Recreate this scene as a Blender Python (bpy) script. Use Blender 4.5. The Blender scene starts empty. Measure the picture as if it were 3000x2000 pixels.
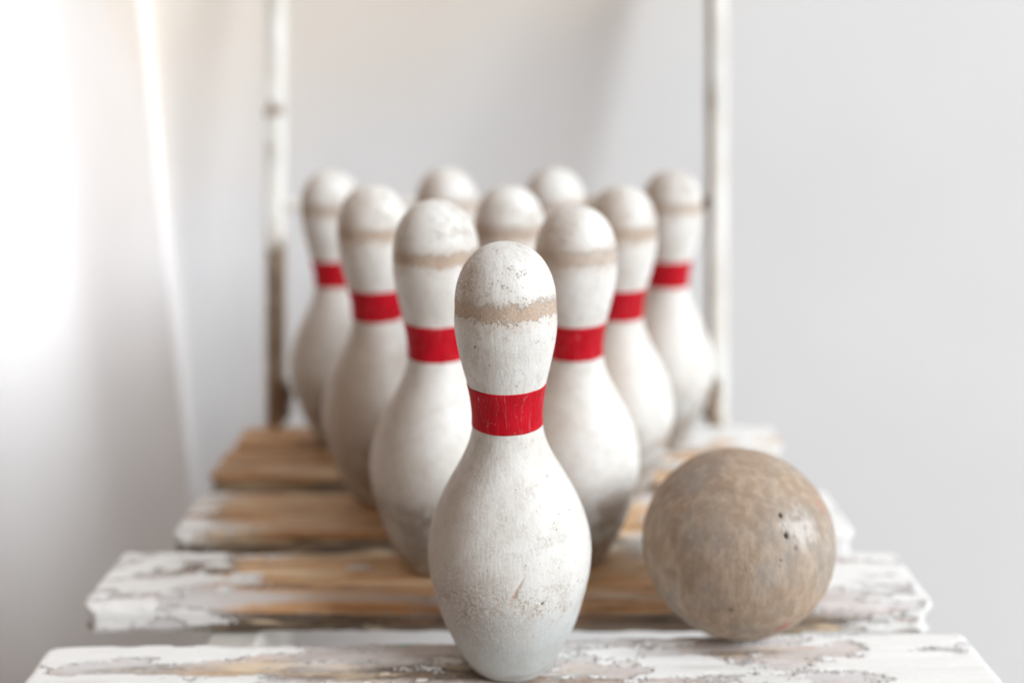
import bpy, bmesh, math
import numpy as np
from mathutils import Vector, Matrix, Euler

# ------------------------------------------------------------------ scene, camera, light
S = bpy.context.scene
COL = S.collection
Z0 = 0.53                                   # height of the seat above the floor
PITCH = math.radians(16.374)
CAM_H = 0.367

cam_d = bpy.data.cameras.new("camera")
cam_d.sensor_width = 36.0
cam_d.lens = 36.0 * 2800 / 3000
cam_d.clip_start = 0.02
cam_d.clip_end = 60
cam_d.dof.use_dof = True
cam_d.dof.focus_distance = 0.525
cam_d.dof.aperture_fstop = 1.85
cam_d.dof.aperture_blades = 0
cam = bpy.data.objects.new("camera", cam_d)
cam.location = (0, 0, Z0 + CAM_H)
cam.rotation_euler = (math.pi / 2 - PITCH, 0, 0)
COL.objects.link(cam)
S.camera = cam

S.render.engine = 'CYCLES'
S.cycles.use_denoising = True
S.cycles.max_bounces = 10
S.cycles.diffuse_bounces = 6
S.view_settings.view_transform = 'Standard'
S.view_settings.look = 'None'
S.view_settings.gamma = 1.0
S.view_settings.exposure = 0.0

W = bpy.data.worlds.new("World")
S.world = W
W.use_nodes = True
bg = W.node_tree.nodes["Background"]
bg.inputs[0].default_value = (1.0, 0.66, 0.43, 1)
bg.inputs[1].default_value = 0.21


def area(name, loc, target, sx, sy, power, col):
    d = bpy.data.lights.new(name, 'AREA')
    d.shape = 'RECTANGLE'
    d.size, d.size_y, d.energy, d.color = sx, sy, power, col
    o = bpy.data.objects.new(name, d)
    o.location = loc
    o.rotation_euler = (Vector(target) - Vector(loc)).to_track_quat('-Z', 'Y').to_euler()
    COL.objects.link(o)
    return o


# tall window to the right of and behind the photographer; unseen lamp added behind the curtain to brighten it
area("window_light", (3.95, -1.9, Z0 + 3.3), (0.0, 0.8, Z0 + 0.1), 2.6, 2.4, 440, (0.89, 0.955, 1.0))
area("curtain_backlight", (-0.75, 1.165, Z0 + 0.39), (-0.75, 0.2, Z0 + 0.37), 0.50, 0.56, 8.5, (1.0, 0.98, 0.95))

# ------------------------------------------------------------------ helpers


def link(name, me, mat=None, parent=None):
    o = bpy.data.objects.new(name, me)
    COL.objects.link(o)
    if mat is not None and not me.materials:
        me.materials.append(mat)
    if parent is not None:
        o.parent = parent
    return o


def empty(name, loc):
    o = bpy.data.objects.new(name, None)
    o.location = loc
    o.empty_display_size = 0.02
    COL.objects.link(o)
    return o


def tag(o, label=None, cat=None, group=None, kind=None):
    if label: o["label"] = label
    if cat: o["category"] = cat
    if group: o["group"] = group
    if kind: o["kind"] = kind
    return o


def mesh(name, v, f, smooth=True):
    me = bpy.data.meshes.new(name)
    me.from_pydata([tuple(p) for p in v], [], f)
    if smooth:
        me.polygons.foreach_set("use_smooth", [True] * len(me.polygons))
    me.update()
    return me


def grid_mesh(name, V, closed_u=False, cap0=False, cap1=False):
    """V: (rows, cols, 3); quads between neighbours, columns optionally closed."""
    nr, nc = V.shape[:2]
    idx = np.arange(nr * nc).reshape(nr, nc)
    if closed_u:
        b = np.roll(idx, -1, axis=1)
    else:
        b = idx[:, 1:]
        idx = idx[:, :-1]
    F = np.stack([idx[:-1], b[:-1], b[1:], idx[1:]], -1).reshape(-1, 4)
    me = bpy.data.meshes.new(name)
    verts = V.reshape(-1, 3)
    caps = []
    if cap0: caps.append(list(range(nc))[::-1])
    if cap1: caps.append(list(range((nr - 1) * nc, nr * nc)))
    loops = np.concatenate([F.ravel()] + [np.array(c) for c in caps]).astype(np.int32)
    tot = np.array([4] * len(F) + [len(c) for c in caps], dtype=np.int32)
    start = np.concatenate([[0], np.cumsum(tot)[:-1]]).astype(np.int32)
    me.vertices.add(len(verts))
    me.vertices.foreach_set("co", verts.astype(np.float32).ravel())
    me.loops.add(len(loops))
    me.loops.foreach_set("vertex_index", loops)
    me.polygons.add(len(tot))
    me.polygons.foreach_set("loop_start", start)
    me.polygons.foreach_set("loop_total", tot)
    me.polygons.foreach_set("use_smooth", np.ones(len(tot), dtype=bool))
    me.update(calc_edges=True)
    me.validate()
    return me


def attr(me, name, arr):
    a = me.attributes.new(name, 'FLOAT', 'POINT')
    a.data.foreach_set("value", np.asarray(arr, dtype=np.float32).ravel())


def _hash(ix, iy, seed):
    n = (ix.astype(np.int64) * 374761393 + iy.astype(np.int64) * 668265263 + seed * 982451653) & 0xffffffff
    n = ((n ^ (n >> 13)) * 1274126177) & 0xffffffff
    n = n ^ (n >> 16)
    return (n & 0xffff) / 65535.0


def vnoise(x, y, seed=0):
    ix, iy = np.floor(x), np.floor(y)
    fx, fy = x - ix, y - iy
    fx = fx * fx * (3 - 2 * fx); fy = fy * fy * (3 - 2 * fy)
    a, b = _hash(ix, iy, seed), _hash(ix + 1, iy, seed)
    c, d = _hash(ix, iy + 1, seed), _hash(ix + 1, iy + 1, seed)
    return (a * (1 - fx) + b * fx) * (1 - fy) + (c * (1 - fx) + d * fx) * fy


def fbm(x, y, seed=0, octv=4, gain=0.5):
    s = 0; a = 1; t = 0
    for k in range(octv):
        s = s + a * vnoise(x * 2 ** k + 17.3 * k, y * 2 ** k + 9.1 * k, seed + k)
        t += a; a *= gain
    return s / t - 0.5


def sstep(a, b, x):
    t = np.clip((x - a) / (b - a), 0, 1)
    return t * t * (3 - 2 * t)


class N:
    """small node-tree writer"""

    def __init__(s, name):
        s.m = bpy.data.materials.new(name)
        s.m.use_nodes = True
        s.t = s.m.node_tree
        s.b = s.t.nodes["Principled BSDF"]
        s.out = s.t.nodes["Material Output"]

    def node(s, typ, **kw):
        n = s.t.nodes.new(typ)
        for k, v in kw.items(): setattr(n, k, v)
        return n

    def put(s, sock, v):
        if isinstance(v, bpy.types.NodeSocket):
            s.t.links.new(v, sock)
        elif v is not None:
            if hasattr(sock.default_value, '__len__') and not hasattr(v, '__len__'):
                v = (v, v, v) if len(sock.default_value) == 3 else (v, v, v, 1)
            elif hasattr(v, '__len__') and len(sock.default_value) == 4 and len(v) == 3:
                v = tuple(v) + (1,)
            sock.default_value = v

    def math(s, op, a, b=None, c=None, clamp=False):
        n = s.node('ShaderNodeMath', operation=op, use_clamp=clamp)
        for i, v in enumerate((a, b, c)):
            if v is not None: s.put(n.inputs[i], v)
        return n.outputs[0]

    def add(s, a, b): return s.math('ADD', a, b)
    def sub(s, a, b): return s.math('SUBTRACT', a, b)
    def mul(s, a, b): return s.math('MULTIPLY', a, b)
    def mx(s, a, b): return s.math('MAXIMUM', a, b)

    def ramp(s, x, a, b, lo=0.0, hi=1.0):
        n = s.node('ShaderNodeMapRange', interpolation_type='SMOOTHSTEP')
        s.put(n.inputs[0], x)
        n.inputs[1].default_value, n.inputs[2].default_value = a, b
        n.inputs[3].default_value, n.inputs[4].default_value = lo, hi
        return n.outputs[0]

    def mix(s, f, a, b):
        n = s.node('ShaderNodeMix', data_type='RGBA')
        s.put(n.inputs[0], f); s.put(n.inputs[6], a); s.put(n.inputs[7], b)
        return n.outputs[2]

    def coords(s, scale=(1, 1, 1), jitter=0.0):
        if not hasattr(s, '_tc'):
            s._tc = s.node('ShaderNodeTexCoord').outputs['Object']
        v = s._tc
        if jitter:
            oi = s.node('ShaderNodeObjectInfo').outputs['Random']
            cb = s.node('ShaderNodeVectorMath', operation='ADD')
            s.put(cb.inputs[0], v); s.put(cb.inputs[1], s.mul(oi, jitter)); v = cb.outputs[0]
        m = s.node('ShaderNodeVectorMath', operation='MULTIPLY')
        s.put(m.inputs[0], v); m.inputs[1].default_value = scale
        return m.outputs[0]

    def noise(s, scale, detail=3.0, rough=0.55, jitter=0.0, dist=0.0):
        n = s.node('ShaderNodeTexNoise')
        sc = scale if hasattr(scale, '__len__') else (scale,) * 3
        s.put(n.inputs['Vector'], s.coords(sc, jitter))
        n.inputs['Scale'].default_value = 1.0
        n.inputs['Detail'].default_value = detail
        n.inputs['Roughness'].default_value = rough
        n.inputs['Distortion'].default_value = dist
        return n.outputs['Fac']

    def xyz(s):
        n = s.node('ShaderNodeSeparateXYZ')
        s.put(n.inputs[0], s.coords())
        return n.outputs

    def at(s, name):
        n = s.node('ShaderNodeAttribute', attribute_name=name)
        return n.outputs['Fac']

    def dist(s, p, stretch=(1, 1, 1)):
        n = s.node('ShaderNodeVectorMath', operation='SUBTRACT')
        s.put(n.inputs[0], s.coords()); n.inputs[1].default_value = p
        m = s.node('ShaderNodeVectorMath', operation='MULTIPLY')
        s.put(m.inputs[0], n.outputs[0]); m.inputs[1].default_value = stretch
        l = s.node('ShaderNodeVectorMath', operation='LENGTH')
        s.put(l.inputs[0], m.outputs[0])
        return l.outputs['Value']

    def bump(s, h, strength, dist=0.001, prev=None):
        n = s.node('ShaderNodeBump')
        s.put(n.inputs['Height'], h)
        n.inputs['Strength'].default_value = strength
        n.inputs['Distance'].default_value = dist
        if prev is not None: s.put(n.inputs['Normal'], prev)
        return n.outputs[0]

    def done(s, col, rough=0.5, normal=None, spec=0.5, coat=0.0):
        s.put(s.b.inputs['Base Color'], col)
        s.put(s.b.inputs['Roughness'], rough)
        s.b.inputs['Specular IOR Level'].default_value = spec
        s.b.inputs['Coat Weight'].default_value = coat
        if normal is not None: s.put(s.b.inputs['Normal'], normal)
        return s.m


# ------------------------------------------------------------------ materials

def pin_paint(name, hero=False):
    n = N(name)
    J = 0.0 if hero else 7.0
    x, y, z = n.xyz()
    big = n.noise(38, 3, .55, J)
    mid = n.noise(150, 4, .6, J)
    fine = n.noise(620, 4, .62, J)
    grit = n.noise(1500, 2, .5, J)
    lat = n.noise((110, 110, 700), 3, .6, J)          # faint lathe lines
    streak = n.noise((520, 520, 28), 3, .6, J)        # brush and drip streaks
    # base enamel: warm white, yellowed in clouds, cooler and darker towards the foot
    col = n.mix(n.ramp(big, .35, .7), (.755, .745, .72), (.68, .655, .61)) if hero else n.mix(n.ramp(big, .35, .7), (.80, .79, .765), (.72, .695, .65))
    foot = n.ramp(n.add(z, n.mul(n.sub(big, .5), .03)), .03, .075, 1, 0)
    col = n.mix(n.mul(foot, .75), col, (.485, .53, .535))
    col = n.mix(n.ramp(lat, .5, .72, 0, .22), col, (.62, .58, .53))
    # grime collected on the grain
    grime = n.mul(n.ramp(mid, .47, .68), n.ramp(fine, .42, .6))
    col = n.mix(n.mul(grime, .40), col, (.42, .355, .30))
    haze_ = n.mul(n.ramp(n.noise(64, 4, .62, J), .45, .68), n.ramp(fine, .30, .60))
    col = n.mix(n.mul(haze_, .38 if hero else .25), col, (.46, .425, .385))
    # scuffed crown
    crown = n.ramp(z, .228, .244)
    sc = n.mul(n.ramp(n.add(n.mul(big, .5), n.add(n.mul(mid, .35), n.mul(fine, .8))), .90, 1.02), crown)
    col = n.mix(n.mul(sc, .5), col, (.46, .33, .27))
    # worn ring round the head, paint rubbed down to the maple
    rnd = n.node('ShaderNodeObjectInfo').outputs['Random']
    z_ring = z if hero else n.add(z, n.mul(n.sub(rnd, .5), .005))
    zz = n.add(z_ring, n.add(n.mul(n.sub(big, .5), .009), n.add(n.mul(n.sub(mid, .5), .013), n.mul(n.sub(fine, .5), .014))))
    ring = n.ramp(n.math('ABSOLUTE', n.sub(zz, .2343)), .0032, .0058, 1, 0)
    wood = n.mix(n.ramp(fine, .4, .62), (.58, .41, .275), (.39, .25, .165))
    wood = n.mix(n.mul(n.ramp(big, .42, .62), .6), wood, (.30, .185, .125))
    wood = n.mix(n.ramp(grit, .55, .7, 0, .6), wood, (.66, .55, .44))
    ringa = n.mul(ring, n.ramp(n.add(fine, n.add(n.mul(grit, .3), n.mul(big, .4))), .62, .78))
    col = n.mix(n.mul(ringa, .85) if hero else n.mul(ringa, n.add(.5, n.mul(rnd, .45))), col, wood)
    col = n.mix(n.mul(n.ramp(n.math('ABSOLUTE', n.sub(zz, .2335)), .006, .012, 1, 0), .28), col, (.52, .41, .33))
    # rubbed left side of the crown, with warm shade painted in
    d = n.add(n.dist((-.025, -.008, .246), (1, 1, .8)), n.mul(n.sub(mid, .5), .022))
    rub_shade = n.mul(n.ramp(d, .006, .026 if hero else .036, 1, 0), n.ramp(n.add(fine, n.mul(mid, .5)), .55 if hero else .45, .84))
    col = n.mix(n.mul(rub_shade, .8), col, (.47, .34, .25))
    # scuffs on the belly where pins knock together
    zb = n.add(z, n.add(n.mul(n.sub(big, .5), .022), n.mul(n.sub(mid, .5), .020)))
    bel = n.ramp(n.math('ABSOLUTE', n.sub(zb, .066)), .003, .017, 1, 0)
    belly = n.mul(bel, n.ramp(n.add(n.mul(fine, .8), n.add(n.mul(mid, .5), n.mul(big, .45))), .82, 1.08))
    col = n.mix(n.mul(belly, .5), col, (.38, .29, .24))
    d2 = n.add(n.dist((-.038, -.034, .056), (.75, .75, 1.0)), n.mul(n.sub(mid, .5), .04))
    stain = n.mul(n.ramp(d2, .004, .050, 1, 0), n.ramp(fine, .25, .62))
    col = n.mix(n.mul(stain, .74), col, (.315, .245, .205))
    if not hero:
        low = n.mul(n.ramp(zb, .072, .058), n.ramp(n.add(big, n.mul(n.sub(mid, .5), .6)), .36, .58))  # grime below the belly, with shade from neighbouring things painted in
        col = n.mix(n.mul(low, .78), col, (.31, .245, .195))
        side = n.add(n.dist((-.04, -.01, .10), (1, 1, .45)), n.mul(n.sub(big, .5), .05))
        col = n.mix(n.mul(n.ramp(side, .01, .060, 1, 0), .7), col, (.44, .32, .235))  # browner left flank: grime plus warm shade painted into the colour
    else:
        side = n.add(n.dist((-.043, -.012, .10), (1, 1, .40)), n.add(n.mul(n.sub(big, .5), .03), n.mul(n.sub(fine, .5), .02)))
        col = n.mix(n.mul(n.ramp(side, .006, .038, 1, 0), .65), col, (.43, .325, .25))  # same on the front pin's left shoulder, grime and painted shade
    # dark pin pricks
    v = n.node('ShaderNodeTexVoronoi', feature='F1')
    n.put(v.inputs['Vector'], n.coords((330, 330, 330), J)); v.inputs['Scale'].default_value = 1
    prick = n.mul(n.ramp(v.outputs['Distance'], .12, .20, 1, 0), n.ramp(n.noise(75, 2, .5, J), .60, .68))
    col = n.mix(n.mul(prick, .65), col, (.24, .19, .16))
    # cracks down the neck
    cr = n.mul(n.ramp(n.math('ABSOLUTE', n.sub(n.noise((240, 240, 9), 2, .5, J, .4), .5)), .0, .008, 1, 0),
               n.mul(n.ramp(z, .15, .175), n.ramp(z, .205, .225, 1, 0)))
    col = n.mix(n.mul(cr, .18), col, (.55, .50, .45))
    if hero:
        g = n.at('gouge')
        col = n.mix(n.mul(g, .8), col, n.mix(n.ramp(fine, .45, .55), (.62, .42, .36), (.40, .27, .22)))
        col = n.mix(n.at('spot'), col, (.015, .025, .022))
        col = n.mix(n.mul(n.mul(n.at('ochre'), .5), n.ramp(fine, .45, .6)), col, (.52, .39, .26))
    hgt = n.add(n.mul(fine, .5), n.add(n.mul(streak, .55), n.mul(n.mx(ringa, sc), -.9)))
    hgt = n.sub(hgt, n.add(n.mul(prick, 1.2), n.mul(cr, .3)))
    hgt = n.sub(hgt, n.mul(belly, .5))
    nb = n.bump(hgt, .8, .0006)
    rough = n.add(.50, n.add(n.mul(n.mx(ringa, belly), .3), n.mul(grime, .15)))
    return n.done(col, rough, nb, .35)


def band_paint():
    n = N("red_band_paint")
    oi = 5.0
    x, y, z = n.xyz()
    streak = n.noise((420, 420, 22), 4, .6, oi)
    cloud = n.noise(90, 3, .6, oi)
    fine = n.noise(800, 3, .6, oi)
    col = n.mix(n.ramp(cloud, .38, .66), (.46, .001, .010), (.54, .003, .016))
    col = n.mix(n.ramp(streak, .52, .72, 0, .18), col, (.52, .045, .06))
    line = n.ramp(n.math('ABSOLUTE', n.sub(n.noise((250, 250, 12), 2, .5, oi, .5), .5)), 0, .009, 1, 0)
    col = n.mix(n.mul(line, .4), col, (.62, .22, .22))
    chip = n.mul(n.ramp(n.noise(430, 2, .5, oi), .70, .73), n.ramp(cloud, .5, .6))
    col = n.mix(chip, col, (.75, .62, .58))
    nb = n.bump(n.add(n.mul(streak, .8), n.add(n.mul(fine, .3), n.mul(line, .6))), .5, .0005)
    return n.done(col, n.add(.46, n.mul(cloud, .16)), nb, .18)


def slat_wood():
    n = N("flaking_painted_wood")
    x, y, z = n.xyz()
    J = 9.0
    g1 = n.noise((5, 130, 130), 5, .62, J, .25)
    g2 = n.noise((16, 520, 520), 4, .6, J)
    blot = n.noise((13, 40, 40), 4, .6, J)
    fine = n.noise((240, 900, 900), 3, .6, J)
    iso = n.noise(420, 4, .62, J)
    warm = n.at('warm')
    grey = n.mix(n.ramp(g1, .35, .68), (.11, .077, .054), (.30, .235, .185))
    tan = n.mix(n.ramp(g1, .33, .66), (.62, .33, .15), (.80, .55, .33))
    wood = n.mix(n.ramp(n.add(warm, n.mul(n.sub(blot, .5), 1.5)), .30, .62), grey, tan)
    pat = n.noise((9, 60, 60), 4, .6, J, .3)
    wood = n.mix(n.ramp(pat, .50, .63, 0, .9), wood, (.80, .63, .43))
    wood = n.mix(n.ramp(pat, .46, .36, 0, .75), wood, (.33, .19, .105))
    wood = n.mix(n.ramp(g2, .54, .66, 0, .8), wood, (.12, .08, .055))
    wood = n.mix(n.ramp(blot, .60, .75, 0, .45), wood, (.33, .145, .075))
    # thin chalky remains of paint in the grain
    wash = n.add(n.at('wash'), n.add(n.mul(n.sub(g2, .5), .55), n.mul(n.sub(fine, .5), .5)))
    washc = n.mix(n.ramp(blot, .4, .62), (.72, .70, .70), (.66, .585, .555))
    col = n.mix(n.ramp(wash, .34, .70, 0, .93), wood, washc)
    teal = n.mul(n.ramp(n.noise((34, 90, 90), 3, .6, J), .66, .70), n.ramp(wash, .35, .6))
    col = n.mix(n.mul(teal, .75), col, (.42, .60, .57))
    pink = n.mul(n.ramp(n.noise((26, 150, 150), 3, .6, J), .62, .72), n.ramp(wash, .3, .6))
    col = n.mix(n.mul(pink, .55), col, (.52, .31, .24))
    # thick flakes
    fl = n.add(n.at('flake'), n.add(n.mul(n.sub(iso, .5), .6), n.add(n.mul(n.sub(fine, .5), .3), n.mul(n.sub(g2, .5), .22))))
    flake = n.ramp(fl, .47, .53)
    rim = n.mul(n.ramp(fl, .36, .46), n.ramp(fl, .48, .54, 1, 0))
    col = n.mix(n.mul(rim, .12), col, (.22, .165, .13))
    fc = n.mix(n.ramp(iso, .3, .7), (.87, .868, .86), (.83, .82, .80))
    fc = n.mix(n.mul(n.ramp(g2, .56, .70), .5), fc, (.55, .5, .46))
    col = n.mix(flake, col, fc)
    h = n.add(n.mul(g2, .5), n.add(n.mul(fine, .3), n.mul(flake, 1.3)))
    nb = n.bump(h, .9, .0012)
    return n.done(col, n.add(.62, n.mul(flake, -.1)), nb, .3)


def post_wood():
    n = N("peeling_post_paint")
    x, y, z = n.xyz()
    a = n.noise((60, 60, 14), 4, .6, 4.0)
    b = n.noise((420, 420, 30), 4, .6, 4.0)
    wood = n.mix(n.ramp(b, .35, .65), (.27, .20, .14), (.46, .37, .28))
    pc = n.mix(n.ramp(a, .35, .65), (.82, .82, .80), (.78, .75, .69))
    f = n.add(n.at('paint'), n.add(n.mul(n.sub(a, .5), 1.25), n.mul(n.sub(b, .5), .7)))
    col = n.mix(n.ramp(f, .44, .52), wood, pc)
    return n.done(col, .6, n.bump(n.add(b, n.mul(n.ramp(f, .44, .52), 1.2)), .5, .001), .3)


def ball_wood():
    n = N("worn_ball_wood")
    a = n.noise(26, 4, .6)
    b = n.noise((160, 160, 60), 5, .65)
    c = n.noise((900, 900, 300), 3, .6)
    d = n.noise(70, 4, .6, dist=.3)
    col = n.mix(n.ramp(a, .36, .64), (.40, .295, .215), (.36, .315, .275))
    col = n.mix(n.ramp(b, .42, .66, 0, .6), col, (.54, .435, .345))
    col = n.mix(n.ramp(d, .46, .70, 0, .4), col, (.25, .18, .13))
    col = n.mix(n.mul(n.mul(n.ramp(b, .52, .38), n.ramp(c, .4, .62)), .5), col, (.30, .235, .185))
    col = n.mix(n.ramp(c, .55, .72, 0, .3), col, (.33, .26, .20))
    col = n.mix(n.mul(n.mul(n.at('pale'), .75), n.ramp(n.add(b, n.mul(d, .6)), .62, .92)), col, (.70, .67, .64))
    col = n.mix(n.mul(n.at('red'), n.ramp(b, .3, .5)), col, (.50, .16, .14))
    col = n.mix(n.at('pit'), col, (.012, .016, .018))
    v = n.node('ShaderNodeTexVoronoi', feature='F1')
    n.put(v.inputs['Vector'], n.coords((190, 190, 190))); v.inputs['Scale'].default_value = 1
    prick = n.mul(n.ramp(v.outputs['Distance'], .12, .24, 1, 0), n.ramp(n.noise(50, 2), .62, .72))
    col = n.mix(n.mul(prick, .4), col, (.17, .13, .10))
    nb = n.bump(n.sub(n.add(n.mul(b, .7), n.mul(c, .5)), prick), .7, .001)
    return n.done(col, .78, nb, .12)


def wall_paint():
    n = N("white_wall_plaster")
    a = n.noise(3.0, 3, .5)
    b = n.noise(160, 3, .6)
    col = n.mix(n.ramp(a, .35, .65), (.72, .716, .718), (.70, .695, .70))
    x, y, z = n.xyz()
    warm_bounce = n.mul(n.ramp(n.add(n.add(z, n.mul(x, -.22)), n.mul(n.sub(a, .5), .25)), Z0 + .28, Z0 + .47), n.ramp(x, .42, .05))
    col = n.mix(n.mul(warm_bounce, .75), col, (.74, .675, .60))             # warm bounced light painted into the upper left of the wall
    return n.done(col, .8, n.bump(b, .15, .001), .2)


def floor_paint():
    n = N("pale_floor")
    a = n.noise((8, 60, 8), 4, .6)
    return n.done(n.mix(n.ramp(a, .35, .65), (.60, .59, .58), (.55, .54, .53)), .55, None, .3)


def cloth():
    n = N("white_curtain_cloth")
    x, y, z = n.xyz()
    a = n.noise((5, 5, 1.6), 3, .55)
    w = n.noise((900, 900, 900), 2, .5)
    col = n.mix(n.mul(n.ramp(a, .46, .68, 0, .35), n.ramp(z, .65, .95)), (.885, .885, .895), (.80, .71, .60))
    tr = n.node('ShaderNodeBsdfTranslucent')
    n.put(tr.inputs[0], col)
    mixs = n.node('ShaderNodeMixShader')
    mixs.inputs[0].default_value = .27
    m = n.done(col, .9, n.bump(w, .2, .0005), .1)
    n.t.links.new(n.b.outputs[0], mixs.inputs[1])
    n.t.links.new(tr.outputs[0], mixs.inputs[2])
    n.t.links.new(mixs.outputs[0], n.out.inputs[0])
    return m


def rusty():
    n = N("rusty_iron")
    a = n.noise(160, 4, .6)
    col = n.mix(n.ramp(a, .35, .65), (.14, .085, .05), (.27, .185, .12))
    return n.done(col, .7, n.bump(a, .5, .001), .4)


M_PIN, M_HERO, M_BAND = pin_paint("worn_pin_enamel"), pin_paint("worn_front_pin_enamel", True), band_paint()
M_SLAT, M_POST, M_BALL = slat_wood(), post_wood(), ball_wood()
M_WALL, M_FLOOR, M_CLOTH, M_RUST = wall_paint(), floor_paint(), cloth(), rusty()

# ------------------------------------------------------------------ the room
WALL_Y = 1.205
fl = mesh("floor", [(-4, -3, 0), (4, -3, 0), (4, WALL_Y, 0), (-4, WALL_Y, 0)], [(0, 1, 2, 3)], False)
tag(link("floor", fl, M_FLOOR), kind='structure')
wl = mesh("wall", [(-4, WALL_Y, -.05), (4, WALL_Y, -.05), (4, WALL_Y, 2.8), (-4, WALL_Y, 2.8),
                   (-4, WALL_Y + .12, -.05), (4, WALL_Y + .12, -.05), (4, WALL_Y + .12, 2.8), (-4, WALL_Y + .12, 2.8)],
          [(0, 1, 2, 3), (5, 4, 7, 6), (4, 0, 3, 7), (1, 5, 6, 2), (3, 2, 6, 7)], False)
tag(link("wall", wl, M_WALL), kind='structure')

# curtain: a gathered sheet hanging from above the frame to the floor
nu, nv = 400, 90
u = np.linspace(0, 1, nu)[None, :]
v = np.linspace(0, 1, nv)[:, None]
zc = 2.3 - v * 2.27
amp = .004 + .012 * v
ph = u * 30 + .7 * np.sin(u * 9) + .35 * np.sin(v * 4 + u * 6)
xc = -1.50 + u * 1.160 + .010 * np.sin(ph * 1.0 + 1.2) + 0 * v - .015 * (1 - u) * v
yc = 1.06 + amp * np.sin(ph) + .012 * np.sin(u * 12 + 2 * v) - .03 * (1 - u) + 0 * v
ret = np.clip((u - .965) / .035, 0, 1)                      # side edge turned back to the wall, added to block lamp spill
yc = yc + .135 * ret ** 1.4
xc = xc - .11 * ret
V = np.stack(np.broadcast_arrays(xc, yc, zc + 0 * u), -1)
cm = grid_mesh("curtain", V)
cu = link("curtain", cm, M_CLOTH)
sm = cu.modifiers.new("thickness", 'SOLIDIFY'); sm.thickness = .0012
tag(cu, "white cloth curtain hanging in soft folds to the left of the chair", "curtain")

# ------------------------------------------------------------------ the chair
chair = empty("slatted_chair", (0, .72, 0))
tag(chair, "weathered slatted wooden chair with flaking white paint carrying the pins", "chair")
CH = (0, .72, 0)


WASH = {1: .30, 2: .12, 3: .06}


def make_slat(xl, xr, yf, yb, ztop, yaw, seed, nx, nc, bias, warmf, th=.0215, rc=.007):
    w = yb - yf; yc0 = (yf + yb) / 2; L = xr - xl
    # rounded rectangular section, walked from the middle of the underside so that the seam is hidden
    r = .0045
    pts = []
    hw, hh = w / 2, th / 2
    per = []
    def arc(cx, cz, a0, a1, k=10):
        for a in np.linspace(a0, a1, k): pts.append((cx + r * math.cos(a), cz + r * math.sin(a)))
    pts.append((0, -hh))
    arc(-hw + r, -hh + r, -math.pi / 2, -math.pi, 6)
    arc(-hw + r, hh - r, math.pi, math.pi / 2, 10)
    arc(hw - r, hh - r, math.pi / 2, 0, 10)
    arc(hw - r, -hh + r, 0, -math.pi / 2, 6)
    pts.append((0, -hh))
    P = np.array(pts)
    seg = np.hypot(*np.diff(P, axis=0).T)
    cum = np.concatenate([[0], np.cumsum(seg)])
    # more samples on top and front than underneath
    s = np.linspace(0, cum[-1], nc + 1)[:-1]
    py, pz = np.interp(s, cum, P[:, 0]), np.interp(s, cum, P[:, 1])
    k = 1e-4
    ty = np.interp(s + k, cum, P[:, 0]) - np.interp(s - k, cum, P[:, 0])
    tz = np.interp(s + k, cum, P[:, 1]) - np.interp(s - k, cum, P[:, 1])
    ln = np.hypot(ty, tz) + 1e-12
    ny, nz = -tz / ln, ty / ln
    if (ny * py + nz * pz).sum() < 0: ny, nz = -ny, -nz
    uu = np.linspace(0, 1, nx)[:, None]
    e = rc * (1 - np.sqrt(np.clip(1 - (np.clip((np.abs(py) - (hw - rc)) / rc, 0, 1)) ** 2, 0, 1)))[None, :]
    x = -L / 2 + e + uu * (L - 2 * e)
    # rounded ends
    de = np.minimum(uu, 1 - uu) * L
    sh = np.where(de < .006, np.sqrt(np.clip(1 - (1 - de / .006) ** 2, 0, 1)), 1.0)
    sh = .72 + .28 * sh
    S_ = s[None, :] + 0 * x
    X = x + 0 * S_
    top = (pz > hh * .3)[None, :] + 0 * X
    flake = .5 + fbm(X * 19 + seed, S_ * 100, seed * 10 + 1, 5, .65) * 1.4 + fbm(X * 46 + seed, S_ * 150, seed * 10 + 8, 4) * .9 + bias(X, (py[None, :] + yc0) + 0 * X, pz[None, :] + 0 * X)
    wash = .5 + WASH.get(seed, 0) + fbm(X * 6 + seed, S_ * 55, seed * 10 + 2, 4) * 1.1 + .75 * bias(X, (py[None, :] + yc0) + 0 * X, pz[None, :] + 0 * X)
    warm = warmf(X, (py[None, :] + yc0) + 0 * X, pz[None, :] + 0 * X)
    grain = fbm(X * 7 + 3, S_ * 260, seed * 10 + 3, 4)
    wave = fbm(X * 5, S_ * 12, seed * 10 + 5, 2)
    chip = fbm(X * 60, S_ * 120, seed * 10 + 6, 3)
    corner = np.exp(-((np.abs(py[None, :]) - hw) ** 2 + (np.abs(pz[None, :]) - hh) ** 2) / .003 ** 2)
    d = grain * .0012 + wave * .0022 + sstep(.45, .53, flake) * .0012 - corner * np.clip(chip + .1, 0, 1) * .006
    Y = py[None, :] * (.9 + .1 * sh) + ny[None, :] * d
    Zz = pz[None, :] * sh + nz[None, :] * d
    V = np.stack([X, Y, Zz], -1)
    me = grid_mesh("slat", V, closed_u=True, cap0=True, cap1=True)
    attr(me, "flake", flake); attr(me, "wash", wash); attr(me, "warm", warm)
    o = link("slat", me, M_SLAT, chair)
    o.location = ((xl + xr) / 2 - CH[0], yc0 - CH[1], Z0 + ztop - hh)
    o.rotation_euler = (0, 0, yaw)
    return o


def blob(X, Y, cx, cy, rx, ry, a=1.0, p=4):
    return a * np.exp(-((np.abs(X - cx) / rx) ** p + (np.abs(Y - cy) / ry) ** p))


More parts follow.
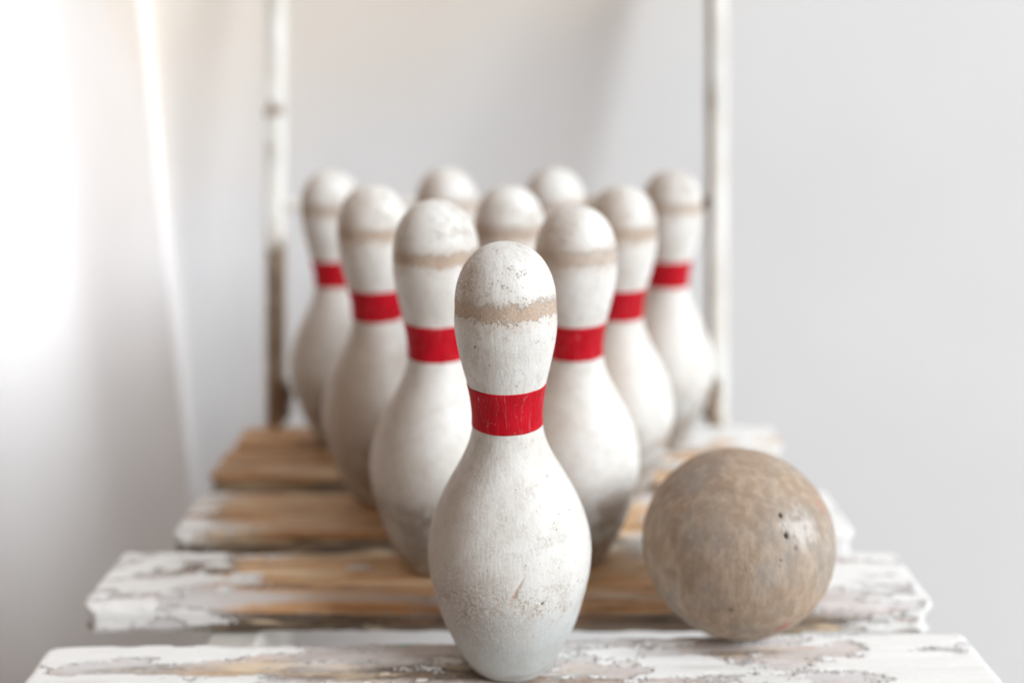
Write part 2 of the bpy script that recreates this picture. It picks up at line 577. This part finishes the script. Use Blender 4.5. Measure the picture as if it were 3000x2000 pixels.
def bias1(X, Y, Z):
    b = -.06 + .16 * sstep(.14, .28, np.abs(X)) + .10 * sstep(.0, -.2, X) - .30 * blob(X, Y, -.09, .53, .11, .03)
    b = b + blob(X, Y, .110, .519, .021, .009, .7) + blob(X, Y, .262, .515, .055, .008, .55) + blob(X, Y, .275, .545, .03, .007, .5)
    b = b + blob(X, Y, -.245, .505, .08, .006, .55) + blob(X, Y, -.215, .541, .09, .005, .45) - blob(X, Y, -.22, .524, .07, .006, .4)
    b = b + blob(X, Y, .06, .551, .035, .004, .35) - blob(X, Y, .16, .528, .05, .010, .25)
    return b


def bias2(X, Y, Z):
    b = -.50 + .66 * sstep(.15, .275, np.abs(X - .01)) + .10 * sstep(.13, .24, X) - .2 * sstep(-.002, -.006, Z)
    return b + blob(X, Y, -.192, .628, .012, .008, .6) + blob(X, Y, -.205, .612, .006, .005, .55) + blob(X, Y, -.025, .597, .035, .006, .5) + blob(X, Y, -.12, .642, .02, .004, .4)


def bias3(X, Y, Z): return -.46 + .55 * sstep(.20, .28, np.abs(X)) + .34 * sstep(.05, .14, X)
def bias4(X, Y, Z): return -.56 + .30 * sstep(.24, .29, np.abs(X)) + .40 * sstep(.05, .14, X)
def bias5(X, Y, Z): return -.60 + .85 * sstep(.06, .22, X)


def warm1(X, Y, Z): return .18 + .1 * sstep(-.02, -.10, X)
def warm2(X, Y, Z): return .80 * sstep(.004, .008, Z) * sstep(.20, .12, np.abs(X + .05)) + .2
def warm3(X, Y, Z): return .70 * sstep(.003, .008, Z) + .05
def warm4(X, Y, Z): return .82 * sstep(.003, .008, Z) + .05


make_slat(-.301, .302, .478, .551, .0005, .028, 1, 760, 120, bias1, warm1)
make_slat(-.303, .297, .588, .667, .001, .000, 2, 700, 110, bias2, warm2, rc=.010)
make_slat(-.275, .278, .696, .776, .001, .003, 3, 460, 90, bias3, warm3)
make_slat(-.281, .258, .808, .874, .000, -.003, 4, 380, 80, bias4, warm4)
make_slat(-.279, .272, .885, .937, .000, .004, 5, 380, 80, bias5, warm4)


def bar(name, p0, p1, wx, wy, mat, nl=60, paint=None, seed=0, rr=.003, flipx=1):
    """rounded bar from p0 to p1 with section wx by wy"""
    p0, p1 = Vector(p0), Vector(p1)
    ax = (p1 - p0); L = ax.length; ax.normalize()
    side = Vector((1, 0, 0)) if abs(ax.x) < .8 else Vector((0, 1, 0))
    side = (side - ax * side.dot(ax)).normalized()
    up = ax.cross(side)
    sec = []
    for cx, cy, a0 in ((1, 1, 0), (-1, 1, 90), (-1, -1, 180), (1, -1, 270)):
        for a in np.linspace(a0, a0 + 90, 5):
            t = math.radians(a)
            sec.append((cx * (wx / 2 - rr) + rr * math.cos(t), cy * (wy / 2 - rr) + rr * math.sin(t)))
    sec = np.array(sec)
    t = np.linspace(0, 1, nl)
    V = np.zeros((nl, len(sec), 3))
    base = np.array(p0)[None] + t[:, None] * np.array(ax)[None] * L
    wob = fbm(t[:, None] * L * 30, np.arange(len(sec))[None] * .35 + 0 * t[:, None], seed, 3) * .0016
    for j in range(len(sec)):
        V[:, j] = base + (sec[j, 0] + wob[:, j, None] * np.sign(sec[j, 0])) * np.array(side) + (sec[j, 1] + wob[:, j, None] * np.sign(sec[j, 1])) * np.array(up)
    org = np.array(p0)
    me = grid_mesh(name, V - org, closed_u=True, cap0=True, cap1=True)
    if paint is not None:
        attr(me, "paint", paint(V[..., 0], V[..., 1], V[..., 2] - Z0))
    o = link(name, me, mat, chair)
    o.location = (org[0] - CH[0], org[1] - CH[1], org[2])
    return o


PSL = .125 / .42                                     # the posts lean back


def post_pt(x, z): return (x, .952 + PSL * z, Z0 + z)


def paint_left(X, Y, Z):
    inner = sstep(-.246, -.240, X)
    p = .78 + 0 * X
    p = p - .62 * sstep(.205, .165, Z) * (.25 + .75 * sstep(-.251, -.248, X))
    return p - .28 * np.exp(-((Z - .315) / .009) ** 2) - .16 * np.exp(-((Z - .36) / .014) ** 2)


def paint_right(X, Y, Z):
    p = .88 + 0 * X
    p = p - .95 * sstep(.2120, .2090, X) + .15 * np.sin(Z * 40) * .5
    p = p - .45 * np.exp(-((Z - .325) / .010) ** 2) * sstep(.2245, .2185, X) - .85 * sstep(.065, .03, Z) * sstep(.225, .2205, X)
    return p


bar("post", post_pt(-.2515, -.44), post_pt(-.2515, .54), .0170, .028, M_POST, 220, paint_left, 11)
bar("post", post_pt(.2180, -.44), post_pt(.2180, .54), .0180, .028, M_POST, 220, paint_right, 12)
full = lambda X, Y, Z: .86 + 0 * X
bare = lambda X, Y, Z: .42 + .30 * sstep(.1, -.2, X)
bar("back_rail", (-.243, .952 + PSL * .220 + .002, Z0 + .220), (.209, .952 + PSL * .222 + .002, Z0 + .222), .012, .012, M_POST, 60, bare, 13, .0055)
for sx in (-.197, .190):
    bar("side_rail", (sx, .482, Z0 - .0545), (sx, .946, Z0 - .0545), .036, .062, M_POST, 80, full, 15)
    bar("leg", (sx * .86, .55, Z0 - .06), (sx * .86, 1.10, .004), .022, .028, M_POST, 60, full, 16)


def bracket(x, sgn):
    bm = bmesh.new()
    bmesh.ops.create_cube(bm, size=1)
    for vv in bm.verts: vv.co = Vector((vv.co.x * .006, vv.co.y * .026, vv.co.z * .040))
    bmesh.ops.bevel(bm, geom=list(bm.edges), offset=.002, segments=2, affect='EDGES')
    r = bmesh.ops.create_cone(bm, cap_ends=True, segments=16, radius1=.006, radius2=.005, depth=.006)
    bmesh.ops.rotate(bm, verts=r['verts'], cent=(0, 0, 0), matrix=Matrix.Rotation(math.pi / 2, 3, 'Y'))
    bmesh.ops.translate(bm, verts=r['verts'], vec=(sgn * .005, -.002, .006))
    me = bpy.data.meshes.new("bracket"); bm.to_mesh(me); bm.free()
    o = link("bracket", me, M_RUST, chair)
    p = post_pt(x, .022)
    o.location = (p[0] - CH[0], p[1] - CH[1] - .004, p[2])
    return o


bracket(-.2392, 1)
bracket(.2050, -1)

# ------------------------------------------------------------------ the pins
ZN = np.array([0.0, 0.006, 0.016, 0.03, 0.05, 0.065, 0.08, 0.095, 0.112, 0.127, 0.14, 0.152, 0.164, 0.176, 0.188, 0.2, 0.212, 0.224, .233])
RN = np.array([0.0268, 0.0310, 0.03571, 0.04158, 0.04699, 0.04986, 0.0505, 0.0481, 0.04196, 0.03407, 0.02715, 0.02251, 0.0209, 0.02156, 0.02367, 0.0265, 0.02872, 0.02975, .0294])
HP, ZH, RH, PE = .2696, .233, .0294, 2.141
BAND0, BAND1 = .1606, .1862


def rprof(z):
    m = np.gradient(RN, ZN)
    m[-1] = -.02
    k = np.clip(np.searchsorted(ZN, z) - 1, 0, len(ZN) - 2)
    h = ZN[k + 1] - ZN[k]; t = (z - ZN[k]) / h
    return (2 * t ** 3 - 3 * t ** 2 + 1) * RN[k] + (t ** 3 - 2 * t ** 2 + t) * h * m[k] + (-2 * t ** 3 + 3 * t ** 2) * RN[k + 1] + (t ** 3 - t ** 2) * h * m[k + 1]


def pin_profile(nz, nd):
    a = np.linspace(0, math.pi / 2, 8)
    zf = .003 * (1 - np.cos(a))[:-1]; rf = (rprof(np.array([.003]))[0] - .003) + .003 * np.sin(a)[:-1]   # rounded foot
    zf = np.concatenate([[0.0002, 0.0], zf[1:]]); rf = np.concatenate([[.004, rf[0]], rf[1:]])
    z = np.linspace(.003, ZH, nz); r = rprof(z)
    b = np.linspace(0, math.pi / 2, nd)[1:]
    zt = ZH + (HP - ZH) * np.sin(b) ** (2 / PE); rt = RH * np.clip(np.cos(b), 0, 1) ** (2 / PE)
    rt[-1] = .00015
    return np.concatenate([zf, z, zt]), np.concatenate([rf, r, rt])


def pin_mesh(name, nz, nd, na, hero=False):
    z, r = pin_profile(nz, nd)
    a = np.linspace(0, 2 * math.pi, na + 1)[:-1]
    A, Zg = np.meshgrid(a, z)
    R = r[:, None] + 0 * A
    nx = A * 0
    if hero:
        # shallow dents and rubbed spots, as real relief
        sx = (A + math.pi / 2 + math.pi) % (2 * math.pi) - math.pi       # 0 faces the camera, + to the right
        arc = sx * np.maximum(R, .01)
        lump = fbm(np.cos(A) * 3 + 5, Zg * 60 + np.sin(A) * 3, 31, 3)
        R = R + lump * .0006
        dx, dz = arc - .0045, Zg - .0775
        ca, sa = math.cos(math.radians(62)), math.sin(math.radians(62))
        along, across = dx * ca + dz * sa, -dx * sa + dz * ca
        g = np.exp(-(along / .0085) ** 4 - (across / (.0009 * (1.15 - along / .012))) ** 2)
        g2 = np.exp(-((arc + .021) / .0008) ** 2 - ((Zg - .103) / .004) ** 2) * 0
        g = np.clip(g + g2, 0, 1)
        sp = np.exp(-(((arc - .0195) / .0010) ** 2 + ((Zg - .0665) / .0011) ** 2) ** 2)
        sp = sp + .8 * np.exp(-(((arc + .0185) / .0008) ** 2 + ((Zg - .2150) / .0008) ** 2) ** 2) + .5 * np.exp(-(((arc - .0235) / .0007) ** 2 + ((Zg - .0600) / .0007) ** 2) ** 2)
        oc = sstep(.22, .32, fbm(arc * 260, Zg * 420, 41, 3) + .35 * np.exp(-((arc - .012) / .02) ** 2 - ((Zg - .066) / .008) ** 2))
        oc = oc * np.exp(-((arc - .008) / .026) ** 4 - ((Zg - .064) / .012) ** 4)
        R = R - g * .0006 - sp * .0005
    V = np.stack([R * np.cos(A), R * np.sin(A), Zg], -1)
    me = grid_mesh(name, V, closed_u=True, cap0=True, cap1=True)
    if hero:
        attr(me, "gouge", g); attr(me, "spot", np.clip(sp, 0, 1)); attr(me, "ochre", oc)
    return me


def band_mesh(na):
    z = np.concatenate([[BAND0, BAND0], np.linspace(BAND0 + .0003, BAND1 - .0003, 26), [BAND1, BAND1]])
    r = rprof(z)
    off = np.full(len(z), .00042); off[0] = off[-1] = -.0003; off[1] = off[-2] = .00018
    a = np.linspace(0, 2 * math.pi, na + 1)[:-1]
    A, Zg = np.meshgrid(a, z)
    edge = fbm(np.cos(A) * 9 + 4, np.sin(A) * 9, 7, 3) * .0004
    Zg = Zg + edge
    R = (r + off)[:, None] + 0 * A
    return grid_mesh("neck_band", np.stack([R * np.cos(A), R * np.sin(A), Zg], -1), closed_u=True)


def bias_pin(): pass


PINS = [
    (-.0005, .5305, .994, "front bowling pin in sharp focus, alone at the point of the triangle"),
    (-.0540, .6550, 1.016, "left bowling pin of the pair directly behind the front pin"),
    (.0465, .6690, .994, "right bowling pin of the pair behind the front pin, next to the ball"),
    (-.1110, .7700, 1.000, "left bowling pin of the blurred third row of three"),
    (-.0040, .7760, .996, "middle bowling pin of the third row, seen just over the front pin's head"),
    (.0885, .7765, .995, "right bowling pin of the blurred third row of three"),
    (-.1677, .8999, .990, "leftmost bowling pin of the rearmost row, nearest the left chair post"),
    (-.0628, .9009, 1.000, "rearmost row's bowling pin showing only its head, second from the left"),
    (.0405, .9006, 1.000, "rearmost row's bowling pin showing only its head, third from the left"),
    (.1470, .8957, .992, "rightmost bowling pin of the rearmost row, nearest the right chair post"),
]
me_pin = pin_mesh("pin_body", 110, 40, 96)
me_hero = pin_mesh("front_pin_body", 420, 110, 420, True)
me_band = band_mesh(128)
GROUP = "bowling pins set up in a triangle on the chair seat"
proto = None
LEAN = [0, .3, -.4, -.3, .4, .2, -.5, .3, -.2, .5]
ROT = [0, -.35, .2, .3, -.2, .45, -.1, .25, -.3, .1]
for i, (px, py, sc, lab) in enumerate(PINS):
    if i == 0:
        p = empty("bowling_pin", (0, 0, 0))
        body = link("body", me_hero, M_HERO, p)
        bd = link("neck_band", me_band, M_BAND, p)
        proto = (p, body, bd)
    else:
        p = proto[0].copy(); COL.objects.link(p)
        body = proto[1].copy(); body.data = me_pin; COL.objects.link(body); body.parent = p
        bd = proto[2].copy(); COL.objects.link(bd); bd.parent = p
    p.location = (px, py, Z0 + .0008 + (.0010 if i else .0006))
    p.scale = (sc, sc, sc)
    p.rotation_euler = (0, math.radians(-.8 if i == 0 else LEAN[i]), ROT[i])
    tag(p, lab, "bowling pin", GROUP)
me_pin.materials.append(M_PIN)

# ------------------------------------------------------------------ the ball
BR = .0624
nb_, na_ = 300, 560
th = np.linspace(.0015, math.pi - .0015, nb_)
a = np.linspace(0, 2 * math.pi, na_ + 1)[:-1]
A, T = np.meshgrid(a, th)
D = np.stack([np.sin(T) * np.cos(A), np.sin(T) * np.sin(A), np.cos(T)], -1)
c_, s_ = math.cos(PITCH), math.sin(PITCH)
bx, by, bz = .1494, .5712, .0605
view = np.array([0, 0, CAM_H]) - np.array([bx, by, bz]); view /= np.linalg.norm(view)
right = np.cross([0, 0, 1.0], view); right /= np.linalg.norm(right)
upv = np.cross(view, right)


def on_ball(u, v):
    w = math.sqrt(max(0, 1 - u * u - v * v)); d = u * right + v * upv + w * view
    return d / np.linalg.norm(d)


def near(d0, r, e=None, st=1.0):
    q = D - d0
    if e is not None:
        al = (q * e).sum(-1)
        return np.exp(-((((q ** 2).sum(-1) - al ** 2).clip(0) / r ** 2 + (al / (r * st)) ** 2)) ** 2)
    return np.exp(-(((q ** 2).sum(-1)) / r ** 2) ** 2)


pit = near(on_ball(.39, .305), .0175, upv * .9 - right * .3, 1.6) + near(on_ball(.455, .115), .019, upv * .97 - right * .2, 1.6)
pit = pit + .35 * near(on_ball(.55, .01), .022) + .3 * near(on_ball(-.02, -.66), .03)
tang = upv * .75 - right * .45; tang /= np.linalg.norm(tang)
tang2 = upv * .5 + right * .8; tang2 /= np.linalg.norm(tang2)
red = .75 * near(on_ball(.785, .44), .022, tang, 4.5) + near(on_ball(.51, -.77), .035, tang2, 2.6)
pale = near(on_ball(.60, .20), .20) * .9 + near(on_ball(.42, .20), .05)
lump = fbm(np.cos(A) * 2 * np.sin(T) + 5, np.sin(A) * 2 * np.sin(T) + np.cos(T) * 2.3, 51, 3)
R = BR * (1 + lump * .006) - np.clip(pit, 0, 1) * .0016
bm_ = grid_mesh("ball", D[::-1] * R[::-1, :, None], closed_u=True, cap0=True, cap1=True)
for nm, ar in (("pit", np.clip(pit, 0, 1)), ("red", np.clip(red, 0, 1)), ("pale", np.clip(pale, 0, 1))): attr(bm_, nm, ar[::-1])
ball = link("wooden_ball", bm_, M_BALL)
ball.location = (bx, by, Z0 + bz)
tag(ball, "worn brown wooden bowling ball resting between two seat slats", "ball")
